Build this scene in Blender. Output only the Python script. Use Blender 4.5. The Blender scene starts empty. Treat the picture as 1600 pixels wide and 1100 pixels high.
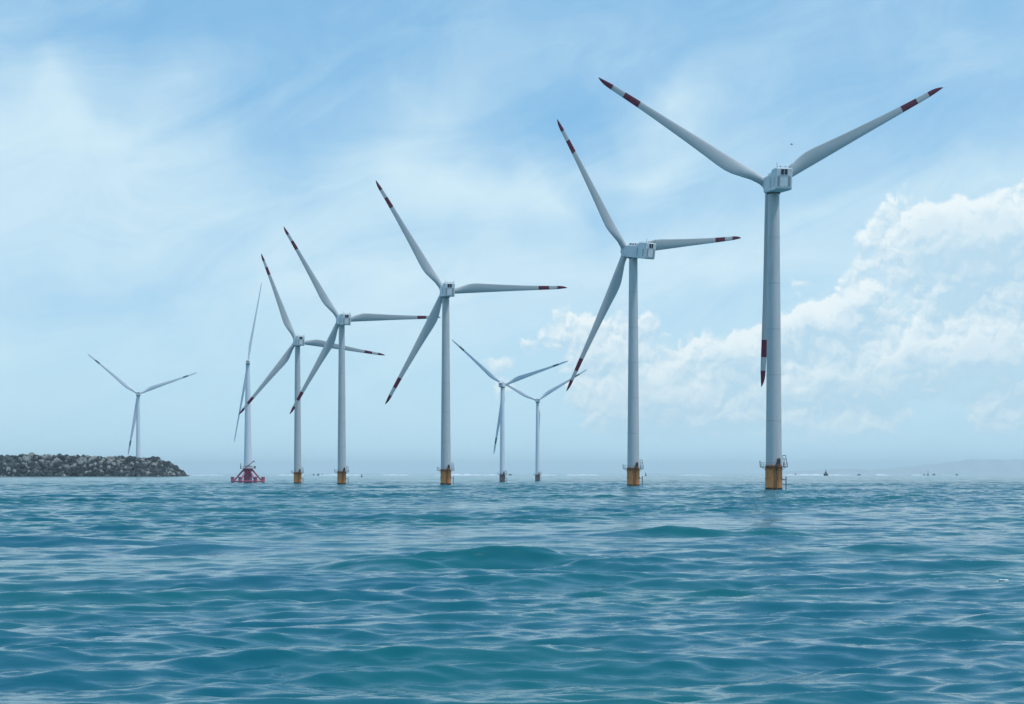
import bpy, bmesh, math, random
import numpy as np
from mathutils import Vector, Matrix
random.seed(7); rng = np.random.default_rng(11)
R = math.radians
SC = bpy.context.scene
COL = SC.collection

# ------------------------------------------------------------------ camera
CAMH = 4.8; F = 2222.2; HY = 739.5
cam_d = bpy.data.cameras.new('camera'); cam = bpy.data.objects.new('camera', cam_d); COL.objects.link(cam)
cam.location = (0, 0, CAMH); cam.rotation_euler = (R(90), 0, 0)
cam_d.lens = 50; cam_d.sensor_width = 36; cam_d.shift_y = (HY - 550) / 1600
cam_d.clip_start = 0.5; cam_d.clip_end = 60000
SC.camera = cam
SC.view_settings.view_transform = 'Standard'; SC.view_settings.look = 'None'
SC.view_settings.gamma = 1; SC.view_settings.exposure = .06
SC.cycles.max_bounces = 6; SC.cycles.diffuse_bounces = 2; SC.cycles.glossy_bounces = 3
SC.cycles.transmission_bounces = 2; SC.cycles.volume_bounces = 3
SC.cycles.use_denoising = True

def az(px): return math.atan((px - 800) / F)
def el(px, py): return math.atan((HY - py) / F * math.cos(az(px)))

# ------------------------------------------------------------------ node helpers
class NT:
    def __init__(s, tree): s.t = tree; s.n = tree.nodes; s.l = tree.links
    def node(s, typ, **kw):
        n = s.n.new(typ)
        for k, v in kw.items(): setattr(n, k, v)
        return n
    def put(s, sock, v):
        if isinstance(v, bpy.types.NodeSocket): s.l.new(v, sock)
        elif v is not None: sock.default_value = v
    def m(s, op, a, b=None, c=None, clamp=False):
        n = s.node('ShaderNodeMath', operation=op, use_clamp=clamp)
        s.put(n.inputs[0], a); s.put(n.inputs[1], b); s.put(n.inputs[2], c)
        return n.outputs[0]
    def v(s, op, a, b=None):
        n = s.node('ShaderNodeVectorMath', operation=op); s.put(n.inputs[0], a); s.put(n.inputs[1], b)
        return n.outputs['Value'] if op in ('DOT_PRODUCT', 'LENGTH') else n.outputs[0]
    def noise(s, vec, scale, detail=4, rough=.5, dist=0, out=0, dim='3D'):
        n = s.node('ShaderNodeTexNoise', noise_dimensions=dim); s.put(n.inputs['Vector'], vec)
        n.inputs['Scale'].default_value = scale; n.inputs['Detail'].default_value = detail
        n.inputs['Roughness'].default_value = rough; n.inputs['Distortion'].default_value = dist
        return n.outputs[out]
    def smooth(s, x, a, b, lo=0., hi=1.):
        n = s.node('ShaderNodeMapRange', interpolation_type='SMOOTHSTEP'); s.put(n.inputs[0], x)
        for i, q in enumerate((a, b, lo, hi)): n.inputs[i + 1].default_value = q
        return n.outputs[0]
    def mix(s, f, a, b, mode='MIX'):
        n = s.node('ShaderNodeMix', data_type='RGBA', blend_type=mode)
        s.put(n.inputs[0], f); s.put(n.inputs[6], a); s.put(n.inputs[7], b)
        return n.outputs[2]
    def comb(s, x, y, z=0.):
        n = s.node('ShaderNodeCombineXYZ')
        for i, q in enumerate((x, y, z)): s.put(n.inputs[i], q)
        return n.outputs[0]
def lin(r, g, b):
    f = lambda c: (c / 255 / 12.92) if c <= 10 else ((c / 255 + .055) / 1.055) ** 2.4
    return (f(r), f(g), f(b), 1)

# ------------------------------------------------------------------ sun and sky
SUN_EL, SUN_AZ = 67, 118            # azimuth from +Y, negative = left
sun_d = bpy.data.lights.new('sun', 'SUN'); sun = bpy.data.objects.new('sun', sun_d); COL.objects.link(sun)
sun_d.energy = 2.3; sun_d.angle = R(5.0); sun_d.color = (1, .96, .9)
sv = Vector((math.sin(R(SUN_AZ)) * math.cos(R(SUN_EL)), math.cos(R(SUN_AZ)) * math.cos(R(SUN_EL)), math.sin(R(SUN_EL))))
sun.rotation_euler = (-sv).to_track_quat('-Z', 'Y').to_euler(); sun.location = (0, 0, 300)

world = bpy.data.worlds.new('World'); SC.world = world; world.use_nodes = True
wt = NT(world.node_tree); wt.n.clear()
wout = wt.node('ShaderNodeOutputWorld'); bg = wt.node('ShaderNodeBackground'); wt.l.new(bg.outputs[0], wout.inputs[0])
sky = wt.node('ShaderNodeTexSky', sky_type='NISHITA', sun_disc=False)
sky.sun_elevation = R(SUN_EL); sky.sun_rotation = R(SUN_AZ); sky.air_density = 1.0; sky.dust_density = .6; sky.ozone_density = 1.5
tc = wt.node('ShaderNodeTexCoord'); sep = wt.node('ShaderNodeSeparateXYZ')
d_ = wt.v('NORMALIZE', tc.outputs['Generated']); wt.l.new(d_, sep.inputs[0])
U = wt.m('ARCTAN2', sep.outputs[0], sep.outputs[1]); V = wt.m('ARCSINE', sep.outputs[2])
P = wt.comb(U, V)
# the same direction bent a little by noise, so cloud banks have torn outlines
w1 = wt.v('SCALE', wt.v('SUBTRACT', wt.noise(P, 9, 3, .55, out=1, dim='2D'), (.5, .5, .5))); w1.node.inputs['Scale'].default_value = .06
PW = wt.v('ADD', P, w1)
w2 = wt.v('SCALE', wt.v('SUBTRACT', wt.noise(P, 45, 3, .6, out=1, dim='2D'), (.5, .5, .5))); w2.node.inputs['Scale'].default_value = .016
PC = wt.v('ADD', P, w2)
def banks(lst, vec, start=0.):
    acc = start
    for (px, py, rx, ry, rot, amp) in lst:
        mp = wt.node('ShaderNodeMapping', vector_type='TEXTURE'); wt.put(mp.inputs[0], vec)
        mp.inputs['Location'].default_value = (az(px), el(px, py), 0); mp.inputs['Rotation'].default_value = (0, 0, R(rot))
        mp.inputs['Scale'].default_value = (rx / F * 2.1, ry / F * 2.1, 1)
        gr = wt.node('ShaderNodeTexGradient', gradient_type='QUADRATIC_SPHERE'); wt.put(gr.inputs[0], mp.outputs[0])
        acc = wt.m('MULTIPLY_ADD', gr.outputs[1], amp * 1.05, acc)
    return acc
#        px   py   rx  ry  tilt amp
VEIL = [(60, 130, 80, 80, 50, .34), (10, 230, 90, 90, 20, .16), (190, 205, 150, 45, 0, .36), (110, 260, 190, 50, 0, .18), (270, 140, 70, 30, 10, .16),
        (430, 200, 110, 90, 20, -.28), (230, 40, 90, 30, 10, -.16), (480, 235, 110, 35, 5, -.12),
        (700, 30, 260, 70, 0, -.10), (870, 200, 130, 70, 0, -.22), (670, 190, 90, 40, 30, .14), (760, 130, 60, 30, 20, .12),
        (730, 300, 140, 40, -8, .28), (600, 250, 60, 70, 70, .16), (840, 330, 50, 26, -30, .32), (910, 330, 60, 40, 0, -.22),
        (1050, 165, 80, 50, 25, .36), (1010, 250, 130, 30, 8, .30), (1090, 200, 40, 40, 0, .14), (1400, 170, 160, 90, 15, -.18),
        (1500, 60, 120, 70, 30, .08), (1300, 330, 260, 34, 12, .16), (1560, 290, 120, 30, 10, .14),
        (1120, 290, 120, 30, 0, -.10), (400, 340, 300, 40, 3, .12), (600, 440, 260, 50, 0, .16),
        (200, 470, 160, 30, 0, -.12), (60, 520, 120, 30, 0, -.06), (900, 440, 200, 60, 0, .18), (1100, 490, 120, 30, 0, -.06), (640, 530, 90, 30, 0, .07), (1080, 430, 200, 40, 0, .08)]
CUM = [(1440, 362, 46, 34, 0, .95), (1390, 385, 26, 22, 0, .3), (1580, 350, 60, 34, 20, 1.0), (1510, 375, 70, 34, 0, .75), (1545, 410, 90, 40, 0, .35), (1460, 455, 26, 16, 0, .45),
       (1262, 500, 48, 36, 0, .85), (1225, 520, 26, 30, 0, .3), (1345, 470, 34, 26, 40, .7), (1310, 510, 44, 26, 20, .6), (1600, 400, 30, 60, 0, .35),
       (885, 505, 44, 30, 20, .7), (930, 545, 54, 34, -10, .85), (985, 580, 40, 50, 0, .6), (830, 550, 40, 22, 0, .45),
       (1135, 553, 52, 26, 0, .85), (1190, 575, 40, 24, 0, .5), (1060, 610, 80, 34, 0, .55), (1000, 645, 60, 26, 0, .55), (1110, 650, 110, 24, 0, .6), (1240, 655, 44, 20, -20, .55),
       (1250, 605, 46, 20, 0, .5), (1310, 583, 46, 24, 0, .85), (1345, 600, 40, 30, 0, .45), (1425, 545, 40, 26, 30, .85), (1460, 580, 50, 26, 0, .6), (1520, 560, 50, 22, 20, .8), (1580, 560, 60, 30, 0, .85), (1590, 620, 50, 40, 0, .5),
       (1360, 668, 56, 14, 3, .8), (1390, 640, 40, 20, 0, .25), (1560, 665, 40, 16, 0, .4), (1290, 690, 60, 10, 0, .2),
       (730, 560, 40, 20, 0, .3), (800, 600, 60, 20, 0, .3), (640, 590, 60, 12, 0, .22), (80, 672, 60, 16, 10, .22), (700, 690, 100, 14, 0, .15),
       (1150, 600, 30, 14, 0, -.2), (1230, 560, 34, 18, 0, -.35), (870, 575, 40, 22, 0, -.3), (1480, 640, 60, 26, 0, -.4), (1400, 500, 80, 26, 0, -.2)]
veil = banks(VEIL, PW)
veil = wt.m('ADD', wt.m('ADD', veil, wt.smooth(V, el(800, -40), el(800, 430), .20, .62)), wt.smooth(V, .36, .75, 0., -.35))
# streaks: fine wind-drawn structure
sx = wt.m('ADD', wt.m('MULTIPLY', U, .95), wt.m('MULTIPLY', V, .3)); sy = wt.m('ADD', wt.m('MULTIPLY', U, -.3 * 3), wt.m('MULTIPLY', V, .95 * 3))
SP = wt.v('ADD', wt.comb(sx, sy), w1)
st1 = wt.noise(SP, 7, 7, .6, .6, dim='2D'); st2 = wt.noise(PW, 14, 6, .6, .3, dim='2D')
stn = wt.m('ADD', wt.m('MULTIPLY', wt.m('SUBTRACT', st1, .5), .62), wt.m('MULTIPLY', wt.m('SUBTRACT', st2, .5), .3))
veil = wt.m('ADD', veil, stn)
veil = wt.smooth(veil, -.05, 1.05)
# open sky: the Sky Texture, tinted by a thin marine air
skyc = wt.mix(1., sky.outputs[0], (.116, .146, .152, 1), 'MULTIPLY')
skyc = wt.mix(.7, skyc, lin(133, 190, 231))
c1 = wt.mix(veil, skyc, lin(208, 234, 246))
# marine haze layer towards the horizon
hz = wt.smooth(V, 0., el(800, 430), .85, 0.)
c1 = wt.mix(hz, c1, lin(188, 226, 243))
# cumulus
def cumdens(vec):
    n1 = wt.noise(vec, 16, 9, .56, .15, dim='2D'); n2 = wt.node('ShaderNodeTexVoronoi', feature='F1', voronoi_dimensions='2D'); wt.put(n2.inputs['Vector'], vec)
    n2.inputs['Scale'].default_value = 42; n2.inputs['Detail'].default_value = 3; n2.inputs['Roughness'].default_value = .55
    return wt.m('ADD', wt.m('MULTIPLY', wt.m('SUBTRACT', n1, .5), 1.5), wt.m('MULTIPLY', wt.m('SUBTRACT', .4, n2.outputs[0]), .42))
CUM += [(1490, 430, 120, 66, 0, .62), (1410, 605, 180, 50, 0, .52), (1080, 620, 160, 46, 0, .48), (1590, 480, 70, 90, 0, .5), (1540, 520, 60, 30, 0, .4), (940, 570, 70, 50, 0, .25)]
BIG = [(x_, y_ + 4, a_ * 1.35, b_ * 1.5, r_, m_) for (x_, y_, a_, b_, r_, m_) in CUM]
SH = wt.v('ADD', PC, (-.0016, .0042, 0))
B0 = banks(BIG, PC); D0 = wt.m('ADD', B0, cumdens(PC)); D1 = wt.m('ADD', banks(BIG, SH), cumdens(SH))
dif = wt.m('SUBTRACT', D0, D1)
alpha = wt.m('MULTIPLY', wt.smooth(D0, .16, .44), wt.smooth(dif, -.5, -.05, .5, 1.))
alpha = wt.m('MULTIPLY', alpha, wt.smooth(B0, .04, .22))
lit = wt.m('MULTIPLY_ADD', dif, 2.2, .42, clamp=True)
lit = wt.m('MULTIPLY', lit, wt.smooth(D0, .5, 1.7, 1., .55))
ccol = wt.mix(lit, lin(184, 216, 235), lin(236, 247, 250))
ccol = wt.mix(wt.smooth(V, 0., el(800, 480), .4, 0.), ccol, lin(184, 217, 233))
alpha = wt.m('MULTIPLY', alpha, wt.smooth(V, el(800, 715), el(800, 640), 0., .95))
c2 = wt.mix(alpha, c1, ccol)
wt.put(bg.inputs[0], c2); bg.inputs[1].default_value = 1.0
world.cycles.sampling_method = 'MANUAL'; world.cycles.sample_map_resolution = 512

# ------------------------------------------------------------------ materials
def mat(name, color, rough=.5, metal=0., stain=None, sscale=.4, samt=.5, stretch=(1, 1, 1), bump=0.):
    m = bpy.data.materials.new(name); m.use_nodes = True; t = NT(m.node_tree); b = t.n['Principled BSDF']
    b.inputs['Base Color'].default_value = (*color, 1); b.inputs['Roughness'].default_value = rough; b.inputs['Metallic'].default_value = metal
    if stain:
        co = t.node('ShaderNodeTexCoord').outputs['Object']; mp = t.node('ShaderNodeMapping'); t.put(mp.inputs[0], co); mp.inputs['Scale'].default_value = stretch
        n = t.noise(mp.outputs[0], sscale, 6, .65, .4)
        t.put(b.inputs['Base Color'], t.mix(t.m('MULTIPLY', t.smooth(n, .42, .68), samt), (*color, 1), (*stain, 1)))
        t.put(b.inputs['Roughness'], t.smooth(n, .3, .7, rough, min(1, rough + .25)))
        if bump:
            bp = t.node('ShaderNodeBump'); bp.inputs['Strength'].default_value = bump; bp.inputs['Distance'].default_value = .05; t.put(bp.inputs['Height'], n); t.put(b.inputs['Normal'], bp.outputs[0])
    return m
M = {}
M['paint'] = mat('turbine_paint', (.52, .54, .55), .42, stain=(.44, .46, .46), sscale=.35, samt=.75, stretch=(1, 1, .15))
M['white'] = mat('nacelle_paint', (.76, .77, .78), .45, stain=(.60, .61, .61), sscale=.5, samt=.5, stretch=(1, 1, .5))
M['pale'] = mat('haze_paled_paint', (.74, .77, .82), .5, stain=(.62, .66, .7), sscale=.3, samt=.5, stretch=(1, 1, .2))  # lighter and bluer: distance haze put into the far turbines' colour
M['red'] = mat('red_marking', (.15, .012, .042), .5, stain=(.11, .012, .035), sscale=1, samt=.6)
M['slate'] = mat('slate_marking', (.12, .15, .19), .55, stain=(.2, .22, .25), sscale=1, samt=.6)
M['ochre'] = mat('ochre_paint', (.97, .36, .12), .6, stain=(.66, .20, .07), sscale=.9, samt=.6, stretch=(1, 1, .18), bump=.2)
M['rust'] = mat('rust_paint', (.42, .17, .07), .75, stain=(.2, .08, .04), sscale=1.2, samt=.8, stretch=(1, 1, .3))
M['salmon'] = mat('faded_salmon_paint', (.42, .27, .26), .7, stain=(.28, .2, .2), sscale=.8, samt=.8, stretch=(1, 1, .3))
M['crimson'] = mat('crimson_paint', (.48, .14, .20), .6, stain=(.28, .10, .14), sscale=.7, samt=.7, stretch=(1, 1, .3))
M['joint'] = mat('tower_joint', (.45, .47, .49), .5, stain=(.36, .38, .39), sscale=.8)
M['dark'] = mat('dark_steel', (.05, .055, .065), .6, stain=(.14, .08, .05), sscale=2, samt=.7)
M['steel'] = mat('galvanised_steel', (.22, .25, .28), .5, metal=.3, stain=(.14, .12, .11), sscale=2, samt=.7)
M['weed'] = mat('tidal_growth', (.018, .028, .026), .7, stain=(.05, .055, .04), sscale=2.5, samt=.8, bump=.5)
M['glass'] = mat('dark_glass', (.015, .02, .03), .15)
M['shade'] = mat('grey_panel', (.33, .35, .37), .5, stain=(.26, .28, .3), sscale=.8)
M['rockd'] = mat('dark_basalt', (.012, .017, .019), .9, stain=(.05, .055, .055), sscale=.35, samt=.7)
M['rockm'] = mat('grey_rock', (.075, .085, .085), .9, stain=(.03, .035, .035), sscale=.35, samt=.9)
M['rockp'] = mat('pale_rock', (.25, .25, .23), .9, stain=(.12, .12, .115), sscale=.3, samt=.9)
M['leaf'] = mat('scrub_leaf', (.045, .07, .04), .8, stain=(.08, .1, .05), sscale=1)
M['foam'] = mat('sea_foam', (.68, .72, .74), .8, stain=(.6, .7, .75), sscale=.05, samt=.6)
M['hill'] = mat('hill_haze_tone', (.42, .46, .44), .95, stain=(.48, .5, .46), sscale=.002, samt=.8)  # fading by distant haze is painted into this light hill colour
M['hull'] = mat('boat_hull', (.03, .045, .07), .5, stain=(.08, .07, .06), sscale=.6)
M['cabin'] = mat('boat_cabin', (.16, .19, .22), .5, stain=(.1, .11, .12), sscale=.8)
M['feather'] = mat('gull_feather', (.30, .32, .35), .8, stain=(.15, .16, .18), sscale=4)

# ------------------------------------------------------------------ mesh helpers
class MB:
    def __init__(s): s.bm = bmesh.new()
    def _tag(s, geom, mi, smooth):
        for f in {f for v in geom for f in v.link_faces}: f.material_index = mi; f.smooth = smooth
    def box(s, c, d, bev=0., rot=None, mi=0):
        r = bmesh.ops.create_cube(s.bm, size=1.); vs = r['verts']
        bmesh.ops.scale(s.bm, vec=d, verts=vs)
        if bev: vs = list({v for q in bmesh.ops.bevel(s.bm, geom=list({e for v in vs for e in v.link_edges}), offset=bev, segments=2, affect='EDGES', profile=.6)['faces'] for v in q.verts})
        if rot is not None: bmesh.ops.rotate(s.bm, cent=(0, 0, 0), matrix=rot, verts=vs)
        bmesh.ops.translate(s.bm, vec=c, verts=vs); s._tag(vs, mi, False); return s
    def tube(s, p, q, r0, r1=None, n=8, mi=0):
        p, q = Vector(p), Vector(q); r1 = r0 if r1 is None else r1; L = (q - p).length
        vs = bmesh.ops.create_cone(s.bm, cap_ends=True, segments=n, radius1=r0, radius2=r1, depth=L)['verts']
        mt = Matrix.Translation((p + q) / 2) @ (q - p).to_track_quat('Z', 'Y').to_matrix().to_4x4()
        bmesh.ops.transform(s.bm, matrix=mt, verts=vs); s._tag(vs, mi, True)
        for f in {f for v in vs for f in v.link_faces}:
            if len(f.verts) > 4: f.smooth = False
        return s
    def ring(s, z, r, t, n=32, c=(0, 0)):
        for i in range(n):
            a0, a1 = 2 * math.pi * i / n, 2 * math.pi * (i + 1) / n
            s.tube((c[0] + r * math.cos(a0), c[1] + r * math.sin(a0), z), (c[0] + r * math.cos(a1), c[1] + r * math.sin(a1), z), t, n=5)
        return s
    def lathe(s, prof, n=48, axis='Z', cap=True, mi=0):
        rows = []
        for (r, z) in prof:
            rows.append([s.bm.verts.new((r * math.cos(2 * math.pi * i / n), r * math.sin(2 * math.pi * i / n), z) if axis == 'Z' else
                                        (r * math.cos(2 * math.pi * i / n), z, -r * math.sin(2 * math.pi * i / n))) for i in range(n)])
        for a, b in zip(rows, rows[1:]):
            for i in range(n):
                f = s.bm.faces.new((a[i], a[(i + 1) % n], b[(i + 1) % n], b[i])); f.smooth = True; f.material_index = mi
        if cap:
            s.bm.faces.new(rows[0][::-1]).material_index = mi; s.bm.faces.new(rows[-1]).material_index = mi
        return s
    def prism(s, poly, x0, x1, bev=0.):       # poly in (y, z), pulled along x
        a = [s.bm.verts.new((x0, y, z)) for y, z in poly]; b = [s.bm.verts.new((x1, y, z)) for y, z in poly]
        fs = [s.bm.faces.new(a), s.bm.faces.new(b[::-1])]
        for i in range(len(poly)):
            j = (i + 1) % len(poly); fs.append(s.bm.faces.new((a[j], a[i], b[i], b[j])))
        bmesh.ops.recalc_face_normals(s.bm, faces=fs)
        if bev: bmesh.ops.bevel(s.bm, geom=list({e for v in a + b for e in v.link_edges}), offset=bev, segments=3, affect='EDGES', profile=.5)
        return s
    def build(s, name, mats, parent=None, loc=(0, 0, 0), rot=(0, 0, 0)):
        s.bm.normal_update()
        for e in s.bm.edges:
            if len(e.link_faces) == 2 and e.calc_face_angle(0) > .7: e.smooth = False
        me = bpy.data.meshes.new(name); s.bm.to_mesh(me); s.bm.free()
        for m in (mats if isinstance(mats, (list, tuple)) else [mats]): me.materials.append(m)
        o = bpy.data.objects.new(name, me); COL.objects.link(o); o.parent = parent; o.location = loc; o.rotation_euler = rot
        return o
def tag(o, label=None, cat=None, group=None, kind=None):
    for k, v in (('label', label), ('category', cat), ('group', group), ('kind', kind)):
        if v: o[k] = v
    return o
def empty(name, loc, rz=0., sc=1.):
    o = bpy.data.objects.new(name, None); COL.objects.link(o); o.location = loc; o.rotation_euler = (0, 0, rz); o.scale = (sc,) * 3
    o.empty_display_size = 1; return o
def np_mesh(name, co, quads, mats, parent=None, smooth=True, mi=None, tris=False):
    k = 3 if tris else 4
    me = bpy.data.meshes.new(name); nf = len(quads)
    me.vertices.add(len(co)); me.vertices.foreach_set('co', np.ascontiguousarray(co, dtype=np.float32).ravel())
    me.loops.add(nf * k); me.loops.foreach_set('vertex_index', np.ascontiguousarray(quads, dtype=np.int32).ravel())
    me.polygons.add(nf); me.polygons.foreach_set('loop_start', np.arange(0, nf * k, k, dtype=np.int32))
    me.polygons.foreach_set('use_smooth', np.full(nf, smooth, dtype=bool))
    if mi is not None: me.polygons.foreach_set('material_index', np.asarray(mi, dtype=np.int32))
    me.update(calc_edges=True)
    for m in (mats if isinstance(mats, (list, tuple)) else [mats]): me.materials.append(m)
    o = bpy.data.objects.new(name, me); COL.objects.link(o); o.parent = parent
    return o

# ------------------------------------------------------------------ the sea
NW = 230
Lw = np.exp(rng.uniform(math.log(.55), math.log(34), NW))
spread = np.where(Lw > 8, 16, 19)
dirw = np.radians(-90 + 6 + rng.normal(0, 1, NW) * spread)
slope = np.interp(np.log(Lw), np.log([.55, 1, 2, 4, 9, 16, 34]), [.022, .028, .028, .020, .011, .006, .003])
slope = slope * rng.uniform(.5, 1.5, NW) * 1.0
kw = 2 * np.pi / Lw; aw = slope / kw; phw = rng.uniform(0, 2 * np.pi, NW)
#          x    y   wavelength  height  half-width across, along, heading
PACK = [(-.6, 75, 10.5, .82, 6.4, 4.5, -88), (-6.0, 71.5, 9, .50, 3.4, 3.4, -94), (5.2, 72, 9, .42, 3.6, 3.6, -76), (1.5, 71, 5, .13, 4, 3, -80), (-1.5, 78, 4, .10, 6, 3, -95), (14.5, 112, 11, .38, 8, 5, -92), (20, 116, 7, .18, 5, 4, -80), (2, 104, 9, .22, 7, 5, -80), (-30, 96, 11, .34, 8, 5, -86), (-21, 90, 9, .26, 6, 5, -95),
        (-17, 62, 8, .22, 5, 4, -90), (13, 59, 8, .26, 6, 4, -88), (9, 43.5, 7, .26, 3.5, 3, -70), (-7, 37, 5.5, .20, 3.2, 2.4, -95), (-11, 34, 5, .15, 2.6, 2, -88),
        (13.5, 50, 7, .18, 4, 3, -95), (-1.5, 40.5, 5, .15, 2.6, 2.2, -84), (24, 88, 9, .25, 7, 4, -92), (-19, 47, 6, .16, 4, 3, -90), (6, 31.5, 4, .10, 2, 1.8, -80), (-24, 140, 14, .35, 12, 7, -88), (-8, 150, 13, .35, 14, 7, -92)]
def sea(x, y, spacing=None):
    """surface point (x, y, z) of the sea over rest position x, y"""
    dx = np.zeros_like(x); dy = np.zeros_like(x); z = np.zeros_like(x)
    # wind patches: ruffled and smooth water
    patch = .77 + .38 * np.sin(x * .043 + 1.3 * np.sin(y * .021)) * np.sin(y * .033 + .9 * np.sin(x * .027 + 2)) + .16 * np.sin(x * .11 - y * .07) + .42 * np.exp(-((x - .5) / 9) ** 2 - ((y - 74) / 5) ** 2) + .4 * np.exp(-((x - 15) / 9) ** 2 - ((y - 112) / 6) ** 2)
    rr = np.clip((y - 75) / 110, 0, 1); patch = patch * (1 + .70 * rr * rr * (3 - 2 * rr))
    for i in range(NW):
        c, s = math.cos(dirw[i]), math.sin(dirw[i])
        w = 1. if spacing is None else np.clip((Lw[i] / spacing - 2.2) / 2.5, 0, 1)
        if spacing is not None and w.max() <= 0: continue
        ph = kw[i] * (c * x + s * y) + phw[i]; q = aw[i] * w * (patch if Lw[i] < 9 else 1)
        z += q * (np.cos(ph) + .24 * np.sin(2 * ph)); sn = q * np.sin(ph) * .7; dx -= sn * c; dy -= sn * s
    for (cx, cy, L, h, ax, ay, hd) in PACK:
        h = h * (1.35 if cy > 65 else .6)
        c, s = math.cos(R(hd)), math.sin(R(hd)); u = c * (x - cx) + s * (y - cy); v = -s * (x - cx) + c * (y - cy)
        env = np.exp(-(v / ax) ** 2 - (u / ay) ** 2); ph = 2 * np.pi * (u + .02 * v * v / L * 3) / L
        z += h * env * (np.cos(ph) + .15 * np.sin(2 * ph)); sn = h * env * np.sin(ph) * .8; dx -= sn * c; dy -= sn * s
    return x + dx, y + dy, z
def make_sea():
    ds = [6.]
    while ds[-1] < 33000:
        d = ds[-1]; ds.append(d + (max(.09, .0034 * d) if d < 80 else .272 * (d / 80) ** .5 if d < 600 else max(.75, .004 * d - 1.6) if d < 3000 else .03 * d))
    ds = np.array(ds, dtype=np.float64)
    th = np.concatenate([np.radians(np.arange(-180, -36, 3.)), np.radians(np.arange(-36, -22.5, .25)), np.radians(np.arange(-22.5, 22.5, .055)), np.radians(np.arange(22.5, 36, .25)), np.radians(np.arange(36, 180, 3.))])
    nr, nc = len(ds), len(th)
    X = ds[:, None] * np.sin(th)[None]; Y = ds[:, None] * np.cos(th)[None]
    sp = np.gradient(ds)[:, None]
    dth = np.gradient(th)[None] * ds[:, None]
    spm = np.maximum(sp, np.where(dth > .02 * ds[:, None], dth, 0))     # coarse part behind the boat stays calm
    out = [np.empty_like(X) for _ in range(3)]
    B = 100
    for r in range(0, nr, B):
        o = sea(X[r:r + B], Y[r:r + B], np.broadcast_to(spm[r:r + B], X[r:r + B].shape))
        for k in range(3): out[k][r:r + B] = o[k]
    co = np.stack([o.ravel() for o in out], 1)
    i = np.arange(nr - 1)[:, None] * nc + np.arange(nc)[None]
    j = np.arange(nr - 1)[:, None] * nc + (np.arange(nc)[None] + 1) % nc
    q = np.stack([i, j, j + nc, i + nc], -1).reshape(-1, 4)[:, ::-1]
    # close the hole under the boat
    return co, q, nc
sm = bpy.data.materials.new('sea_water'); sm.use_nodes = True; t = NT(sm.node_tree); b = t.n['Principled BSDF']
pos = t.node('ShaderNodeNewGeometry').outputs['Position']
bodyn = t.noise(pos, .05, 3, .5)
t.put(b.inputs['Base Color'], t.mix(t.smooth(bodyn, .35, .65), (.0003, .093, .138, 1), (.0003, .108, .124, 1)))
b.inputs['Roughness'].default_value = .10; b.inputs['IOR'].default_value = 1.5; b.inputs['Specular Tint'].default_value = (.80, .96, 1., 1)
far = t.smooth(t.v('LENGTH', pos), 200., 900.)
mp = t.node('ShaderNodeMapping'); t.put(mp.inputs[0], pos); mp.inputs['Scale'].default_value = (.55, 1, 1); mp.inputs['Rotation'].default_value = (0, 0, R(6))
nn = t.noise(mp.outputs[0], 2.6, 4, .55, .3)
mp2 = t.node('ShaderNodeMapping'); t.put(mp2.inputs[0], pos); mp2.inputs['Scale'].default_value = (.35, 1, 1)
mp3 = t.node('ShaderNodeMapping'); t.put(mp3.inputs[0], pos); mp3.inputs['Scale'].default_value = (.5, 1, 1)
nf = t.noise(mp2.outputs[0], .22, 5, .6, .2)
b1 = t.node('ShaderNodeBump'); b1.inputs['Distance'].default_value = 1.; b1.inputs['Strength'].default_value = .06; t.put(b1.inputs['Height'], nn)
b2 = t.node('ShaderNodeBump'); b2.inputs['Distance'].default_value = 1.; t.put(b2.inputs['Strength'], t.m('MULTIPLY', far, t.smooth(t.noise(mp3.outputs[0], .02, 4, .6), .38, .62, .45, 1.5))); t.put(b2.inputs['Height'], nf); t.put(b2.inputs['Normal'], b1.outputs[0])
t.put(b.inputs['Normal'], b2.outputs[0])
co, q, nc = make_sea()
tag(np_mesh('water', co, q, sm), kind='structure')
print('sea', len(co))

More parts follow.
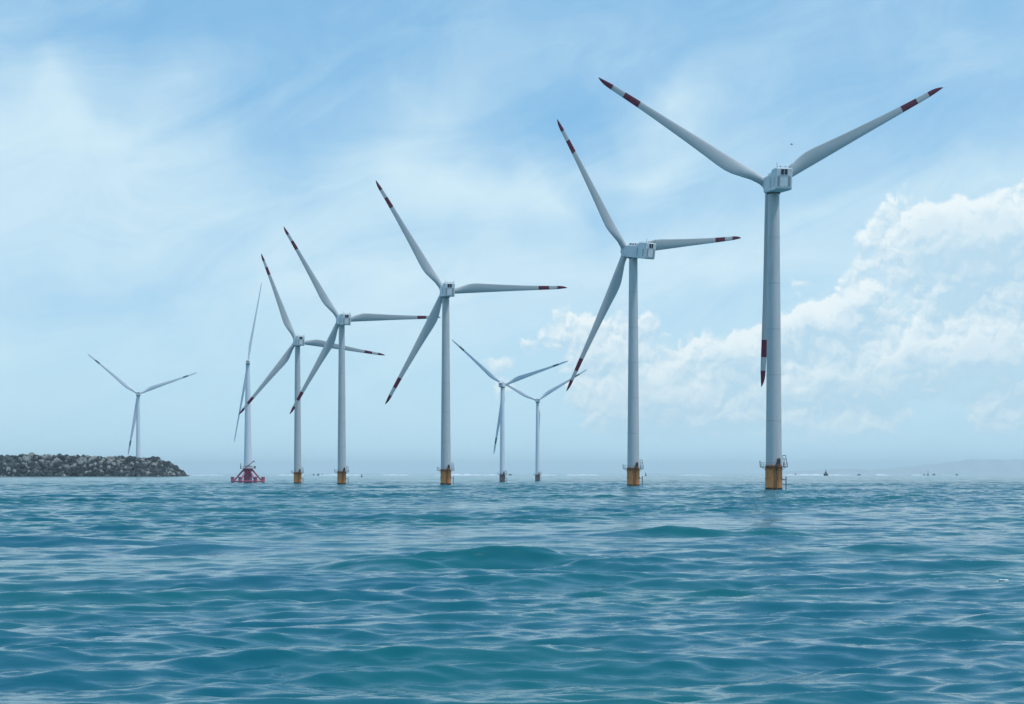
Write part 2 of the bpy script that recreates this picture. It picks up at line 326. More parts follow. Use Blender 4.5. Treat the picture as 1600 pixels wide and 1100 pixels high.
# ------------------------------------------------------------------ turbines
def blade_mb(Rr, chord=1., mks=((.755, .845), (.915, 1.01)), r0=1.2):
    """blade along +Z, leading edge on +X, bulge (trailing edge) on -X, thickness on Y"""
    st = [(0, 1.0, 1.0, 0), (.03, 1., 1., 0), (.07, 1.12, .82, 14), (.12, 1.42, .55, 14), (.17, 1.68, .40, 12), (.21, 1.76, .34, 10), (.26, 1.70, .30, 9), (.34, 1.50, .27, 7), (.45, 1.26, .24, 5), (.56, 1.06, .22, 3.5),
          (.66, .90, .21, 2.2), (.755, .78, .2, 1.4), (.80, .735, .2, 1), (.845, .69, .19, .6), (.88, .655, .19, .3), (.915, .62, .19, 0), (.94, .56, .19, 0), (.96, .47, .19, -.5), (.98, .31, .19, -1), (.992, .17, .2, -1), (1., .04, .2, -1)]
    m = MB(); N = 20; rows = []; D = 2.5 * chord
    for (fr, c, tk, tw) in st:
        z = r0 + fr * (Rr - r0); w = D * c; rnd = max(0, 1 - fr / .17)
        xle = D * .5 - (.10 * D * min(1, max(0, fr - .03) / .5)) ; ring = []
        xle -= D * .16 * max(0, (fr - .9) / .1) ** 1.5
        for i in range(N):
            a = 2 * math.pi * i / N; cx, sy = math.cos(a), math.sin(a)
            X = (cx + 1) / 2                                  # 1 = leading, 0 = trailing
            th_air = tk * w * .5 * sy * (.25 + 1.1 * math.sqrt(max(X, 0)) * 1.0) * (1 if sy > 0 else .6)
            yy = (1 - rnd) * th_air + rnd * w * .5 * sy * (tk if tk > .8 else tk + .2)
            x = xle - w * (1 - X); tr = R(tw); xp = xle - w * .35
            dx_, dy_ = x - xp, yy
            ring.append(m.bm.verts.new((xp + dx_ * math.cos(tr) - dy_ * math.sin(tr), dx_ * math.sin(tr) + dy_ * math.cos(tr) + .9 * chord * (fr ** 2.2) * Rr / 58., z)))
        rows.append((fr, ring))
    for (fa, A), (fb, Bq) in zip(rows, rows[1:]):
        mid = (fa + fb) / 2; red = any(p < mid < q_ for p, q_ in mks)
        for i in range(N):
            f = m.bm.faces.new((A[i], A[(i + 1) % N], Bq[(i + 1) % N], Bq[i])); f.smooth = True; f.material_index = 1 if red else 0
    m.bm.faces.new(rows[0][1][::-1]); m.bm.faces.new(rows[-1][1])
    bmesh.ops.recalc_face_normals(m.bm, faces=m.bm.faces[:])
    return m
def tower_mb(z0, z1, r0, r1, n=6):
    m = MB()
    for i in range(n):
        a, b_ = z0 + (z1 - z0) * i / n, z0 + (z1 - z0) * (i + 1) / n
        ra, rb = r0 + (r1 - r0) * i / n, r0 + (r1 - r0) * (i + 1) / n
        m.lathe([(ra, a + .03), (rb, b_ - .03)], 64)
        if i < n - 1: m.lathe([(rb + .02, b_ - .14), (rb + .02, b_ + .14)], 64, mi=1)
    return m
def rotor(root, o, hz, Rr, th, tilt, nb, mats, chord, hub_r, mks):
    hub = MB(); hub.lathe([(hub_r * .96, -1.5), (hub_r * 1.0, -1.2), (hub_r * 1.02, 0), (hub_r * .98, .8), (hub_r * .86, 1.5), (hub_r * .6, 2.1), (hub_r * .3, 2.45), (.02, 2.55)], 32, 'Y')
    rot = Matrix.Rotation(tilt, 4, 'X')
    h = hub.build('hub', M['white'], root, (0, o, hz)); h.rotation_euler = (tilt, 0, 0)
    for k in range(nb):
        ang = th + k * 2 * math.pi / nb
        c = MB(); c.lathe([(1.42 * chord, hub_r * .55), (1.42 * chord, hub_r * .98), (1.36 * chord, hub_r * 1.04), (1.36 * chord, hub_r * 1.12)], 28).build('root_collar', M['white'], h, (0, 0, 0), (0, math.pi / 2 - ang, 0))
        mb = blade_mb(Rr, chord, mks, hub_r * .9)
        bl = mb.build('blade', mats, root)
        bl.matrix_local = Matrix.Translation((0, o, hz)) @ rot @ Matrix.Rotation(math.pi / 2 - ang, 4, 'Y')
    return h
def big_nacelle(root, z, tilt=0.):
    n = MB().prism([(2.25, -2.2), (2.25, 1.9), (-4.6, 2.15), (-6.4, 3.35), (-10.7, 3.35), (-10.7, -2.3), (-10.2, -2.65), (-6.5, -2.65), (1.8, -2.5)], -2.4, 2.4, .28).build('nacelle', M['white'], root, (0, 0, z), (tilt * .85, 0, 0))
    for f in n.data.polygons: f.use_smooth = False
    # side panels and vents
    for s in (-1, 1):
        p = MB(); p.box((s * 2.415, -1.6, -.25), (.06, 6.6, 3.2), .02)
        for q_ in range(5): p.box((s * 2.445, -1.6, -1.5 + q_ * .62), (.05, 6.4, .05))
        p.build('side_panel', M['shade'] if s > 5 else M['white'], n)
        MB().box((s * 2.415, -5.7, -.3), (.07, .5, 3.0), .02).build('side_vent', M['shade'], n)
        MB().box((s * 2.415, -9.2, -.4), (.07, .35, 2.6), .02).build('side_vent', M['slate'], n)
        MB().box((s * 1.5, -10.72, -.35), (.72, .07, 2.7), .02).build('rear_louvre', M['shade'], n)
        MB().box((s * .49, -10.725, 2.2), (.86, .08, 1.55), .02).build('window', M['glass'], n)
    fr = MB(); fr.box((0, -10.73, 3.04), (2.1, .1, .1)); fr.box((0, -10.73, 1.36), (2.1, .1, .1))
    for x in (-1.0, 0, 1.0): fr.box((x, -10.735, 2.2), (.1, .1, 1.6))
    fr.build('window_frame', M['white'], n)
    for z_ in (1.15, -1.85): MB().box((0, -10.72, z_), (4.0, .06, .07)).build('trim', M['shade'], n)
    # roof hoods facing the rear
    for k, y in enumerate((1.1, -.4, -1.9, -3.4)):
        h = MB(); h.prism([(y + .5, 1.95), (y - .35, 2.9), (y - .5, 2.9), (y - .45, 1.95)], -1.55, -.2, .04)
        h = h.build('roof_hood', M['white'], n)
        MB().box((-.87, y - .50, 2.42), (1.0, .09, .66)).build('louvre', M['glass'], h)
    for x, hh in ((-2.0, 1.7), (-1.0, .7), (.4, .6), (1.5, .8), (2.0, 1.5)):
        MB().tube((x, -10.2, 3.3), (x, -10.2, 3.3 + hh), .05, .03, 6).box((x, -10.2, 3.4 + hh * .5), (.22, .12, .12)).build('antenna', M['dark'], n)
    for y in (-10.2, -7): MB().tube((-2.0, y, 3.62), (2.0, y, 3.62), .035, n=5).tube((-1.9, y, 3.3), (-1.9, y, 3.62), .035, n=5).tube((1.9, y, 3.3), (1.9, y, 3.62), .035, n=5).build('roof_rail', M['dark'], n)
    MB().lathe([(1.72, -3.0), (1.9, -2.9), (1.95, -2.55), (1.9, -2.4)], 32).build('yaw_ring', M['dark'], n)
    return n
def small_nacelle(root, z, w=1.9, back=5.6, up=1.9, dn=2.1, front=2.5):
    n = MB().prism([(front, -dn * .8), (front, up * .8), (front - .6, up), (-back + .5, up), (-back, up * .75), (-back, -dn * .7), (-back + 1, -dn), (front - .8, -dn)], -w, w, .3).build('nacelle', M['white'], root, (0, 0, z))
    MB().box((0, -back - .01, .2), (w * 1.1, .06, up * .9), .02).build('rear_louvre', M['shade'], n)
    MB().tube((.6, -back + 1, up), (.6, -back + 1, up + 1.3), .06, .04, 6).build('antenna', M['dark'], n)
    MB().lathe([(w * .85, -dn - .35), (w * .95, -dn - .25), (w * .95, -dn + .1)], 28).build('yaw_ring', M['shade'], n)
    return n
def monopile(root, main, rim, z1=6.7, r=2.4, rail=True):
    tp = MB().lathe([(r, -4), (r, z1 - 1.1), (r + .04, z1 - 1.05), (r + .04, z1 - .1), (r, z1 - .05)], 48).build('foundation_pile', main, root)
    MB().lathe([(r + .05, -3), (r + .05, .35), (r + .02, .75)], 48, cap=False).build('tidal_band', M['weed'], tp)
    for a in (-62, -118, -20, 200):       # lifting lugs
        MB().box(((r + .08) * math.cos(R(a)), (r + .08) * math.sin(R(a)), 3.4), (.34, .34, .3), .05).build('lug', M['rust'], tp)
    for x in (-.32, .18, .62):           # cable tubes on the near face
        yy = -math.sqrt((r + .12) ** 2 - x * x); MB().tube((x, yy, -2), (x, yy, z1 - .6), .085, n=7).build('cable_tube', rim if x > 0 else main, tp)
    ld = MB(); lx = 1.05; yy = -math.sqrt(r * r - lx * lx) - .35
    for s in (-.26, .26): ld.tube((lx + s, yy, -1.5), (lx + s, yy, z1 + .9), .06, n=6)
    for k in range(22): ld.tube((lx - .26, yy, -1.2 + .38 * k), (lx + .26, yy, -1.2 + .38 * k), .035, n=5)
    ld.build('ladder', M['rust'], root)
    bl = MB()
    bl.tube((r + 1.05, -.2, -3), (r + 1.05, -.2, 3.9), .17, n=10)
    for z in (3.1,): bl.tube((r - .1, -.2, z), (r + 1.05, -.2, z), .13, n=8)
    bl.build('boat_fender', M['steel'], root)
    pl = MB(); pl.lathe([(r, z1 - .12), (3.95, z1 - .12), (3.95, z1 + .08), (r - .2, z1 + .08)], 40)
    pl = pl.build('platform', M['dark'], root)
    for k in range(8):
        a = R(22.5 + 45 * k); MB().tube(((r - .05) * math.cos(a), (r - .05) * math.sin(a), z1 - 1.0), (3.6 * math.cos(a), 3.6 * math.sin(a), z1 - .1), .07, n=6).build('bracket', rim, pl)
    if rail:
        g_ = MB(); n = 26
        for k in range(n):
            a = 2 * math.pi * k / n
            if 250 < math.degrees(a) < 318 and k % 2: continue
            g_.tube((3.85 * math.cos(a), 3.85 * math.sin(a), z1), (3.85 * math.cos(a), 3.85 * math.sin(a), z1 + 1.15), .035, n=5)
        g_.ring(z1 + 1.15, 3.85, .035, 26).ring(z1 + .6, 3.85, .03, 26)
        g_.build('railing', M['steel'], root)
        # gate post on the left, stair at the tower door, A-frame davit on the right
        MB().tube((-3.8, -.6, z1), (-4.0, -.6, z1 + 1.7), .08, n=6).tube((-4.0, -.6, z1 + 1.7), (-3.3, -.6, z1 + 1.2), .05, n=6).build('gate_post', M['steel'], root)
        stp = MB(); stp.tube((.35, -3.1, z1 + .1), (1.35, -2.5, z1 + 2.25), .09, n=6).tube((.55, -3.3, z1 + .1), (1.5, -2.7, z1 + 2.25), .09, n=6)
        for k in range(7): stp.box((.5 + .15 * k, -3.15 + .09 * k, z1 + .3 + .3 * k), (.5, .5, .06))
        stp.tube((1.4, -2.5, z1 + 1.2), (1.4, -2.5, z1 + 2.7), .1, n=6)
        stp.build('stair', M['dark'], root)
        MB().box((1.45, -2.05, z1 + 1.4), (.9, .5, 2.0), .08).build('tower_door', M['dark'], root)
        cr = MB()
        for y in (-.5, .5):
            cr.tube((2.75, y, z1), (2.5, y * .3, z1 + 3.3), .08, n=6); cr.tube((3.85, y, z1), (3.35, y * .3, z1 + 3.3), .09, n=6)
        cr.tube((2.45, 0, z1 + 3.3), (3.4, 0, z1 + 3.3), .09, n=6); cr.tube((2.55, 0, z1 + 2.3), (3.5, 0, z1 + 2.3), .08, n=6); cr.tube((2.95, 0, z1), (3.1, 0, z1 + 2.3), .06, n=6)
        cr.build('davit', M['dark'], root)
    return tp
BIGMK = ((.755, .845), (.915, 1.01))
def offshore(px, d, phi, th, Rr, hz, tilt, label):
    s = Rr / 58.4; x = (px - 800) / F * d
    root = empty('wind_turbine', (x, d, 0), R(phi), s)
    tag(root, label, 'wind turbine', 'offshore wind turbines with red striped blades')
    H = hz / s
    base = empty('base', (0, 0, 0)); bpy.data.objects.remove(base)
    # the tower foundation faces the same way on every turbine
    hold = []
    n0 = set(o.name for o in bpy.data.objects)
    monopile(root, M['ochre'], M['rust'])
    for o in [o for o in bpy.data.objects if o.name not in n0 and o.parent == root]: o.rotation_euler = (0, 0, R(-phi) - math.atan(x / d))
    MB().lathe([(2.36, 6.7), (2.36, 7.15), (2.30, 7.2)], 48, cap=False).build('flange', M['rust'], root)
    tower_mb(6.72, H - 2.75, 2.28, 1.6).build('tower', [M['paint'], M['joint']], root)
    big_nacelle(root, H - .35, R(tilt))
    rotor(root, 4.4, H, 58.4, R(th), R(tilt), 3, [M['paint'], M['red']], 1.0, 1.95, BIGMK)
    return root
offshore(1209, 402, 4.93, 30.25, 57.61, 87.02, 7.1, 'nearest and largest wind turbine, one blade hanging straight down beside its tower')
offshore(989.5, 522, 32.82, 10.57, 56.32, 86.76, 11.3, 'big wind turbine second from the right, its long white nacelle seen mostly from the side')
offshore(696.5, 590, 12.04, 3.71, 53.21, 80.70, 7.0, 'third largest red-tipped wind turbine, mid photo, its right blade pointing level')
offshore(534, 615, 21.09, 4.08, 46.36, 71.43, 8.2, 'wind turbine whose level right blade reaches the tower of the middle turbine')
offshore(465, 665, 19.51, -6.54, 43.53, 66.72, 6.0, 'smallest of the orange-footed turbines, right blade sloping down behind the next tower')

def distant(px, d, phi, th, Rr, hz, tilt, label, piled=True, zb=0.):
    s = Rr / 58.4; x = (px - 800) / F * d
    root = empty('wind_turbine', (x, d, zb), R(phi), s); tag(root, label, 'wind turbine', 'pale distant wind turbines')
    H = (hz - zb) / s
    if piled:
        n0 = set(o.name for o in bpy.data.objects)
        monopile(root, M['salmon'], M['salmon'], 6.2, 2.4)
        for o in [o for o in bpy.data.objects if o.name not in n0 and o.parent == root]: o.rotation_euler = (0, 0, R(-phi) - math.atan(x / d))
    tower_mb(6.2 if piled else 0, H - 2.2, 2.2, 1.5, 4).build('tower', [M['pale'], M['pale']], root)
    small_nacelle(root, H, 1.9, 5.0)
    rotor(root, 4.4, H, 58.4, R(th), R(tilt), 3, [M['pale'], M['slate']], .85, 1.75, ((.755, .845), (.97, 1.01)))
    return root
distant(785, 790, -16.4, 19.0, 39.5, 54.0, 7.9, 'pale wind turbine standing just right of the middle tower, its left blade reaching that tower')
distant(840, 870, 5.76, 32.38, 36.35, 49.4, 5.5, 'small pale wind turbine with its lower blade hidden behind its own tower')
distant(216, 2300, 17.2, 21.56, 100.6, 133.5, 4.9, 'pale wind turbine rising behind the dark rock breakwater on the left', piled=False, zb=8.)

# the slender two-bladed turbine on a splayed red frame
d = 690.; x = (387.3 - 800) / F * d
root = empty('wind_turbine', (x, d, 0), R(10.5)); tag(root, 'slender wind turbine with needle-thin blades standing on a splayed red steel frame', 'wind turbine')
hz = 4.8 + (HY - 566) * d / F
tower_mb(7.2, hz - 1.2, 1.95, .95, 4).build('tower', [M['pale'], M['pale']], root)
small_nacelle(root, hz, 1.0, 2.6, 1.0, 1.1, 1.3)
MB().box((0, -2.66, .2), (1.9, .08, .7), .02).build('window', M['glass'], root)
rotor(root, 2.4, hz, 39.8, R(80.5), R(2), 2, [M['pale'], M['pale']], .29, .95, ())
fb = MB(); fb.lathe([(2.0, -2), (2.0, 5.6), (2.25, 6.3), (2.25, 7.2)], 28); fb.build('centre_column', M['crimson'], root)
fp = MB()
fp.lathe([(2.2, 7.0), (3.7, 7.0), (3.7, 7.2), (2.2, 7.2)], 28)
fp.build('platform', M['crimson'], root)
rl = MB()
for k in range(14):
    a = 2 * math.pi * k / 14; rl.tube((3.6 * math.cos(a), 3.6 * math.sin(a), 7.2), (3.6 * math.cos(a), 3.6 * math.sin(a), 8.2), .05, n=5)
rl.ring(8.2, 3.6, .05, 14); rl.tube((-3.4, -.8, 7.2), (-3.4, -.8, 9.6), .16, n=6); rl.box((3.3, -1, 7.8), (.9, .6, .9), .05)
rl.build('railing', M['dark'], root)
MB().tube((-1.2, -2.4, 7.6), (2.9, -1.8, 10.6), .16, n=6).tube((2.2, -1.8, 10.5), (3.4, -1.8, 10.7), .18, n=6).build('stair', M['dark'], root)
for k in range(6):
    a = R(60 * k + 0); cx, cy = 7.3 * math.cos(a), 7.3 * math.sin(a)
    MB().tube((1.7 * math.cos(a), 1.7 * math.sin(a), 6.9), (6.9 * math.cos(a), 6.9 * math.sin(a), .9), .4, n=12).build('brace', M['crimson'], root)
    MB().tube((cx, cy, -3), (cx, cy, 2.9), .8, n=16).tube((cx, cy, 2.7), (cx, cy, 3.1), .92, n=16).build('pile_sleeve', M['crimson'], root)
    a2 = R(60 * k + 60); MB().tube((cx, cy, .9), (7.3 * math.cos(a2), 7.3 * math.sin(a2), .9), .36, n=10).build('ring_beam', M['crimson'], root)

# ------------------------------------------------------------------ breakwater
BD = 2200.; ppm = F / BD
prof = [(-260, 716), (-120, 713), (0, 713.5), (30, 711), (60, 713), (80, 712), (120, 714.5), (150, 714), (200, 715.5), (235, 717), (250, 722), (266, 729), (276, 738), (285, 744), (289, 745.8)]
pxs = np.array([p[0] for p in prof], float); wl = HY + CAMH * ppm
hts = np.maximum((wl - np.array([p[1] for p in prof])) / ppm, -1)
def crest(px): return np.interp(px, pxs, hts)
def depth(px): return 40 + 130 * min(1, max(0, (235 - px) / 120))
def mound(px, v):      # v 0 front waterline .. 1 crest .. 2 back
    h = crest(px); X = (px - 800) / ppm
    return X, BD + 34 * v, h
ns, nv = 200, 24
pp = np.linspace(-260, 292, ns); co = []
for p in pp:
    h = float(crest(p)) ; X = (p - 800) / ppm
    for k in range(nv):
        v = k / (nv - 1); dp = depth(p); y = BD + v * dp
        zz = (-2 + (h + .2) * min(1, v * dp / 34) ** .85) if v < .8 else -2 + (h + .2) * (1 - (v - .8) / .2)
        co.append((X, y, zz - 3.6 + .8 * math.sin(p * .9 + k)))
i = np.arange(ns - 1)[:, None] * nv + np.arange(nv - 1)[None]
qd = np.stack([i, i + nv, i + nv + 1, i + 1], -1).reshape(-1, 4)
tag(np_mesh('breakwater', np.array(co), qd, M['rockd'], smooth=False), kind='structure')
# heaped boulders
tmpl = []
for k in range(14):
    bm = bmesh.new(); bmesh.ops.create_icosphere(bm, subdivisions=2, radius=1.)
    for v in bm.verts:
        n = v.co.normalized(); c = 1.
        v.co = n
    for _ in range(9):   # cut facets
        pn = Vector(rng.normal(size=3)).normalized(); dist = rng.uniform(.62, .85)
        for v in bm.verts:
            e_ = v.co.dot(pn) - dist
            if e_ > 0: v.co -= pn * e_
    tmpl.append((np.array([v.co[:] for v in bm.verts]), np.array([[v.index for v in f.verts] for f in bm.faces]))); bm.free()
vs, fs, mi = [], [], []; off = 0
def rock(pos, size, mid):
    global off
    tv, tf = tmpl[rng.integers(len(tmpl))]
    q_ = Matrix.Rotation(rng.uniform(0, 6.28), 3, 'Z') @ Matrix.Rotation(rng.uniform(-.7, .7), 3, 'X') @ Matrix.Rotation(rng.uniform(-.7, .7), 3, 'Y')
    p = tv * (size * rng.uniform(.65, 1.25, 3)) @ np.array(q_).T + np.array(pos)
    vs.append(p); fs.append(tf + off); mi.append(np.full(len(tf), mid)); off += len(p)
for n_ in range(6800):
    p = rng.uniform(-250, 288) if n_ < 4200 else rng.uniform(225, 290); h = float(crest(p)); v = rng.uniform(0, 1.12)
    y = BD + 34 * min(v, 1) + max(0, v - 1) * 90 - 1
    if n_ >= 5000:
        p = rng.uniform(-250, 290); h = float(crest(p)); v = 1.; y = BD + 28 + rng.uniform(0, 1) * (depth(p) - 30)
    z = (h - .8) * min(1, v) ** .9 + rng.normal(0, .7) - 1.2
    if h < 1.2: z = min(z, .3)
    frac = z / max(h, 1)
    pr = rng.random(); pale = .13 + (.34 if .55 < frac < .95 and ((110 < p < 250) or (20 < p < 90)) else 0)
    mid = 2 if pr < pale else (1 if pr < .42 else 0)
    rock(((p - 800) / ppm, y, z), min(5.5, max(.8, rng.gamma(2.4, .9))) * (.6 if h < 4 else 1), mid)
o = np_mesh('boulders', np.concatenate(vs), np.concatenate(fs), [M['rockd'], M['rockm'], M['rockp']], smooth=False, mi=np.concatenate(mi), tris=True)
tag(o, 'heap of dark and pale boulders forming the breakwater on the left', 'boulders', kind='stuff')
# scrub on the crest
def scrub(px, w, h, label):
    m = MB(); X = (px - 800) / ppm; zt = float(crest(px)) - 1.0
    for k in range(int(60 * w)):
        a = rng.uniform(0, 6.28); r = w * math.sqrt(rng.random()); c = Vector((r * math.cos(a), r * .7 * math.sin(a), h * rng.uniform(.1, 1) * (1 - .6 * (r / w) ** 2)))
        n = Vector(rng.normal(size=3)).normalized(); u = n.orthogonal().normalized() * rng.uniform(.25, .6); w_ = n.cross(u).normalized() * rng.uniform(.25, .5)
        m.bm.faces.new([m.bm.verts.new(c + q_) for q_ in (-u, -w_, u, w_)])
    for k in range(4):
        a = rng.uniform(0, 6.28); m.tube((0, 0, -1), (.5 * w * math.cos(a), .4 * w * math.sin(a), h * .7), .16, .05, 5)
    tag(m.build('shrub', M['leaf'], None, (X, BD + 33, zt)), label, 'shrub', 'shrubs on the breakwater crest')
for (p, w, h, lb) in ((24, 5.5, 4.5, 'low dark shrub on the breakwater crest nearest the left edge'), (44, 3.5, 3.4, 'small dark shrub on the crest beside the leftmost shrubs'),
                      (80, 2.6, 4.6, 'narrow upright shrub standing out above the breakwater crest'), (57, 4.5, 2.6, 'flat spreading shrub on the crest left of the upright one'),
                      (128, 5, 2.2, 'low wide shrub on the middle of the breakwater crest'), (172, 4, 1.9, 'thin dark shrub on the crest left of the pale tower'), (6, 4, 3, 'dark shrub cut by the left edge of the photo'), (228, 4, 1.6, 'last low shrub before the breakwater slopes into the sea')):
    scrub(p, w, h, lb)

# ------------------------------------------------------------------ horizon: surf, reef rocks, boats, markers, hills
SD = 3200.; sp = F / SD
vs2, fs2 = [], []; o2 = 0
for (a, b_, hh) in ((432, 476, 2.4), (500, 566, 3.0), (596, 640, 2.6), (680, 752, 4.6), (752, 782, 2.6), (884, 936, 2.6), (1218, 1326, 3.6), (1366, 1388, 3.6), (984, 1010, 1.6), (838, 870, 1.8), (1420, 1440, 1.4), (300, 350, 1.6), (1060, 1110, 1.5)):
    n = int((b_ - a) * 2); xs = np.linspace(a, b_, n); ph = rng.uniform(0, 6, 4)
    hts_ = hh * np.sin(np.pi * np.linspace(0, 1, n)) ** .4 * (.6 + .25 * np.sin(xs * .35 + ph[0]) + .2 * np.sin(xs * 1.3 + ph[1]) + .15 * np.sin(xs * 2.9 + ph[2]))
    hts_ = np.maximum(hts_, .15)
    yy = SD + 8 * np.sin(xs * .08 + ph[3])
    for k in range(n):
        X = (xs[k] - 800) / sp; h = hts_[k] * .7
        vs2 += [(X, yy[k] - 14, .2), (X, yy[k] - 5, .5 + .35 * h), (X, yy[k], .6 + h), (X, yy[k] + 5, .5 + .6 * h), (X, yy[k] + 20, .2)]
        if k:
            for j in range(4):
                A = o2 + (k - 1) * 5 + j; fs2.append((A, A + 5, A + 6, A + 1))
    o2 += 5 * n
tag(np_mesh('surf', np.array(vs2), np.array(fs2), M['foam']), 'white line of breaking surf along the horizon', 'surf', kind='stuff')
def reef_rock(px, py_top, w, d, label):
    m = MB(); s = F / d; X = (px - 800) / s; h = CAMH + (HY - py_top) / s; W = w / s / 2
    tv, tf = tmpl[rng.integers(len(tmpl))]
    for (ox, k) in ((0, 1.), (-.5, .6), (.55, .7)):
        vv = [m.bm.verts.new((ox * W + q_[0] * W * .6 * k, q_[1] * W * .7 * k, q_[2] * h * k)) for q_ in tv]
        for f in tf: m.bm.faces.new([vv[i_] for i_ in f])
    tag(m.build('rock', M['rockm'], None, (X, d, 0)), label, 'rock', 'reef rocks on the horizon')
RK = 'reef rock on the horizon'
for (p, w, t_, lb) in ((490, 3.5, 739.6, 'small dark rock on the horizon, left of the pair between the two left orange feet'), (497, 4.5, 739.3, 'dark rock on the horizon, widest of three between the two left orange feet'),
                       (503.5, 3.5, 739.6, 'flat rock on the horizon, nearest the orange foot on its right'), (797, 8, 738.9, 'dark rock touching the right side of the pale turbine foot'), (1242, 7, 739.3, 'long flat rock on the horizon just right of the nearest turbine'), (1342, 8, 739.8, 'low rock on the horizon right of the boat with the tall mast'),
                       (1384, 4, 740, 'small rock beside a patch of surf right of the boat'), (1444, 3, 739.6, 'little dark rock left of the thin beacon mast'), (1459, 6, 739.8, 'flat dark rock right of the thin beacon mast'), (1495, 5, 739.2, 'rightmost dark rock on the horizon')):
    reef_rock(p, t_ + .35, w * .9, 3350., lb)
# boat with a stepped wheelhouse and a tall mast
s = F / 3000.; root = empty('fishing_boat', ((1290.5 - 800) / s, 3000, 0)); tag(root, 'small dark fishing boat with tall mast far out to the right of the nearest turbine', 'boat')
hb = MB(); sec = []
for k in range(9):
    u = k / 8 * 2 - 1; wd = 2.0 * (1 - abs(u) ** 3) + .05; z1 = 2.9 + .9 * abs(u) ** 2
    sec.append([hb.bm.verts.new(q_) for q_ in ((5.2 * u, -wd, z1), (4.6 * u, -wd * .7, -.8), (4.6 * u, wd * .7, -.8), (5.2 * u, wd, z1))])
for A, B_ in zip(sec, sec[1:]):
    for j in range(4): hb.bm.faces.new((A[j], A[(j + 1) % 4], B_[(j + 1) % 4], B_[j]))
hb.bm.faces.new(sec[0][::-1]); hb.bm.faces.new(sec[-1]); hb.build('hull', M['hull'], root)
MB().box((-.3, 0, 4.6), (5.2, 2.8, 3.2), .2).build('wheelhouse', M['cabin'], root)
MB().box((-.3, 0, 7.2), (3.0, 2.2, 2.2), .2).tube((-2.2, 0, 8.2), (1.6, 0, 8.2), .25, n=6).build('upper_bridge', M['hull'], root)
MB().tube((-.3, 0, 8), (-.3, 0, 15.5), .35, .15, 8).tube((-2.2, 0, 11.2), (1.6, 0, 11.2), .2, n=6).tube((-1.2, 0, 13.2), (.6, 0, 13.2), .15, n=6).build('mast', M['hull'], root)
# beacon mast
root = empty('beacon', ((1450 - 800) / s, 3000, 0)); tag(root, 'thin beacon mast on a low base far out near the right edge', 'beacon')
MB().lathe([(2.4, -2), (2.2, 1.5), (1.3, 2.2), (1.0, 4.4), (.6, 4.8)], 12).build('footing', M['cabin'], root)
MB().tube((0, 0, 4.4), (0, 0, 12), .22, .1, 6).tube((0, 0, 8.2), (0, 0, 9.6), .5, .5, 8).build('mast', M['hull'], root)
def buoy(px, py_top, py_base, w, label):
    d = CAMH * F / (py_base - HY); s = F / d; h = (py_base - py_top) / s; W = w / s / 2
    root = empty('buoy', ((px - 800) / s, d, 0)); tag(root, label, 'buoy', 'small marker buoys')
    MB().lathe([(W * .8, -1), (W, 0), (W, h * .3), (W * .5, h * .42)], 14).build('float', M['hull'], root)
    MB().lathe([(W * .45, h * .4), (W * .25, h * .8)], 8).lathe([(W * .5, h * .8), (W * .5, h)], 8).build('top_mark', M['hull'], root)
buoy(565, 740.8, 745.4, 2.6, 'small dark buoy in the sea right of the second orange foot')
buoy(1009, 738.9, 743.5, 2.6, 'tiny dark buoy right of the second largest turbine')
# faint hills
hd = 33000.; hs = F / hd
def hills(a, b_, pts, yoff):
    n = 160; xs = np.linspace(a, b_, n); co = []
    top = np.interp(xs, [p[0] for p in pts], [p[1] for p in pts]) + .7 * np.sin(xs * .06) + .5 * np.sin(xs * .17 + 1)
    for k in range(n):
        X = (xs[k] - 800) / hs; h = max(CAMH + (HY - top[k]) / hs, 0)
        for v, hh in ((0, -5), (.3, .35), (.6, .8), (1, 1.), (1.5, .6), (2.2, -.1)): co.append((X, hd + yoff + 900 * v + 60 * math.sin(k * .5 + v * 3), hh * h if hh > -1 else -5))
    i = np.arange(n - 1)[:, None] * 6 + np.arange(5)[None]
    return np.array(co), np.stack([i, i + 6, i + 7, i + 1], -1).reshape(-1, 4)
co, qd = hills(1200, 1760, [(1200, 741), (1260, 735), (1320, 733), (1380, 733), (1430, 730), (1480, 724), (1540, 717), (1600, 717), (1700, 719), (1760, 741)], 0)
tag(np_mesh('hills', co, qd, M['hill']), kind='structure')

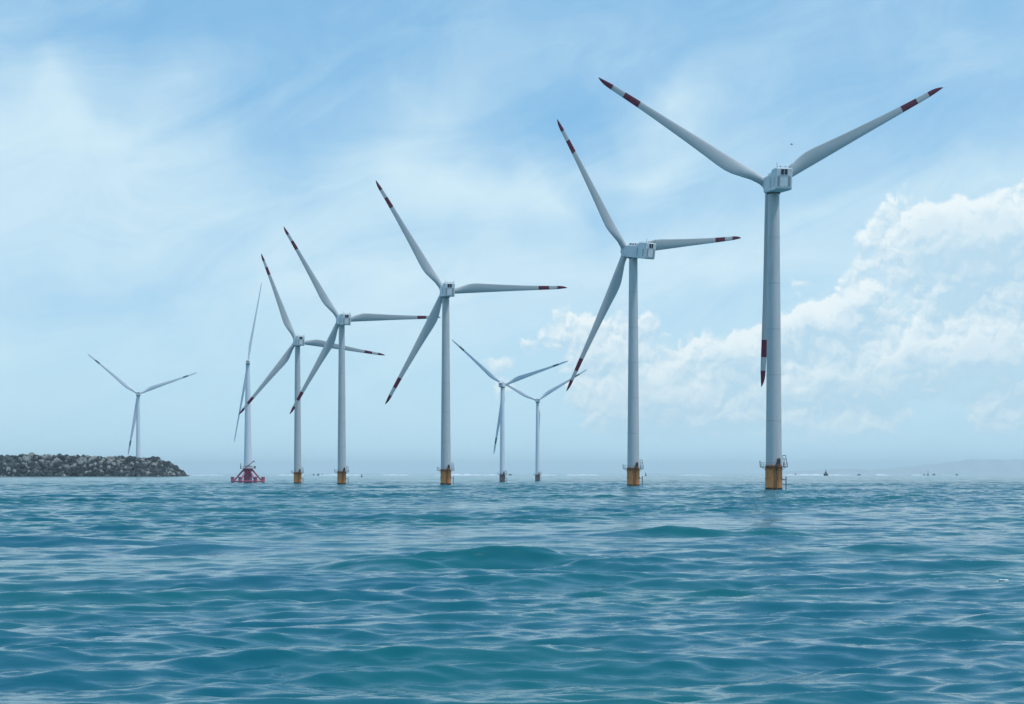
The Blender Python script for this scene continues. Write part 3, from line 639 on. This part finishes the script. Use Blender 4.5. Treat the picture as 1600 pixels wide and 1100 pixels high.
# ------------------------------------------------------------------ gull and foam fleck
def gull():
    d = 330.; s = F / d; root = empty('gull', ((1237 - 800) / s, d, CAMH + (HY - 225.5) / s), R(70)); tag(root, 'tiny gull gliding in the sky above the nearest turbine', 'bird')
    b_ = MB(); b_.lathe([(.02, -.34), (.07, -.22), (.11, -.02), (.10, .12), (.06, .22), (.055, .28), (.02, .36)], 12, 'Y')
    sec = {}
    for sd in (-1, 1):
        pts = [(0.05, .10, -.10, .02), (.30, .13, -.06, .13), (.62, .06, -.07, .10), (.80, -.06, -.09, .05)]
        prev = None
        for (x_, yf, yb, z_) in pts:
            cur = [b_.bm.verts.new((sd * x_, yf, z_)), b_.bm.verts.new((sd * x_, yb, z_)), b_.bm.verts.new((sd * x_, (yf + yb) / 2, z_ + .025))]
            if prev:
                for j in range(3): b_.bm.faces.new((prev[j], prev[(j + 1) % 3], cur[(j + 1) % 3], cur[j]))
            prev = cur
        b_.bm.faces.new(prev)
    b_.build('body', M['feather'], root)
gull()
def foam_fleck(px, py, w, label):
    d = CAMH * F / (py - HY); s = F / d; x0 = (px - 800) / s; m = MB()
    for k in range(9):
        xx = x0 + rng.uniform(-.5, .5) * w / s; yy = d + rng.uniform(-.25, .25); rr = rng.uniform(.03, .09)
        X, Y, Z = sea(np.array([xx]), np.array([yy])); r_ = bmesh.ops.create_icosphere(m.bm, subdivisions=2, radius=1.)['verts']
        bmesh.ops.scale(m.bm, vec=(rr * 1.6, rr * 1.5, rr * .5), verts=r_); bmesh.ops.translate(m.bm, vec=(X[0], Y[0], Z[0] + .02), verts=r_)
    tag(m.build('foam', M['foam']), label, 'foam', kind='stuff')
foam_fleck(1565, 906, 16, 'small fleck of white foam on the water near the right edge')

# ------------------------------------------------------------------ sea air
HAZE = True
if HAZE:
    hm = bpy.data.materials.new('sea_air'); hm.use_nodes = True; t = NT(hm.node_tree); t.n.clear()
    out = t.node('ShaderNodeOutputMaterial'); pv = t.node('ShaderNodeVolumePrincipled'); t.l.new(pv.outputs[0], out.inputs['Volume'])
    pv.inputs['Color'].default_value = (.93, .98, 1., 1); pv.inputs['Density'].default_value = .45e-4; pv.inputs['Anisotropy'].default_value = .2
    tag(MB().box((0, 0, 0), (1, 1, 1)).build('haze', hm), kind='stuff')
    h = bpy.data.objects['haze']; h.scale = (62000, 62000, 206); h.location = (0, 0, 103 - 6 + 50)
    h.scale = (76000, 76000, 260); h.location = (0, 0, 124)
    h['label'] = 'thin pale sea air over the whole scene'; h['category'] = 'haze'
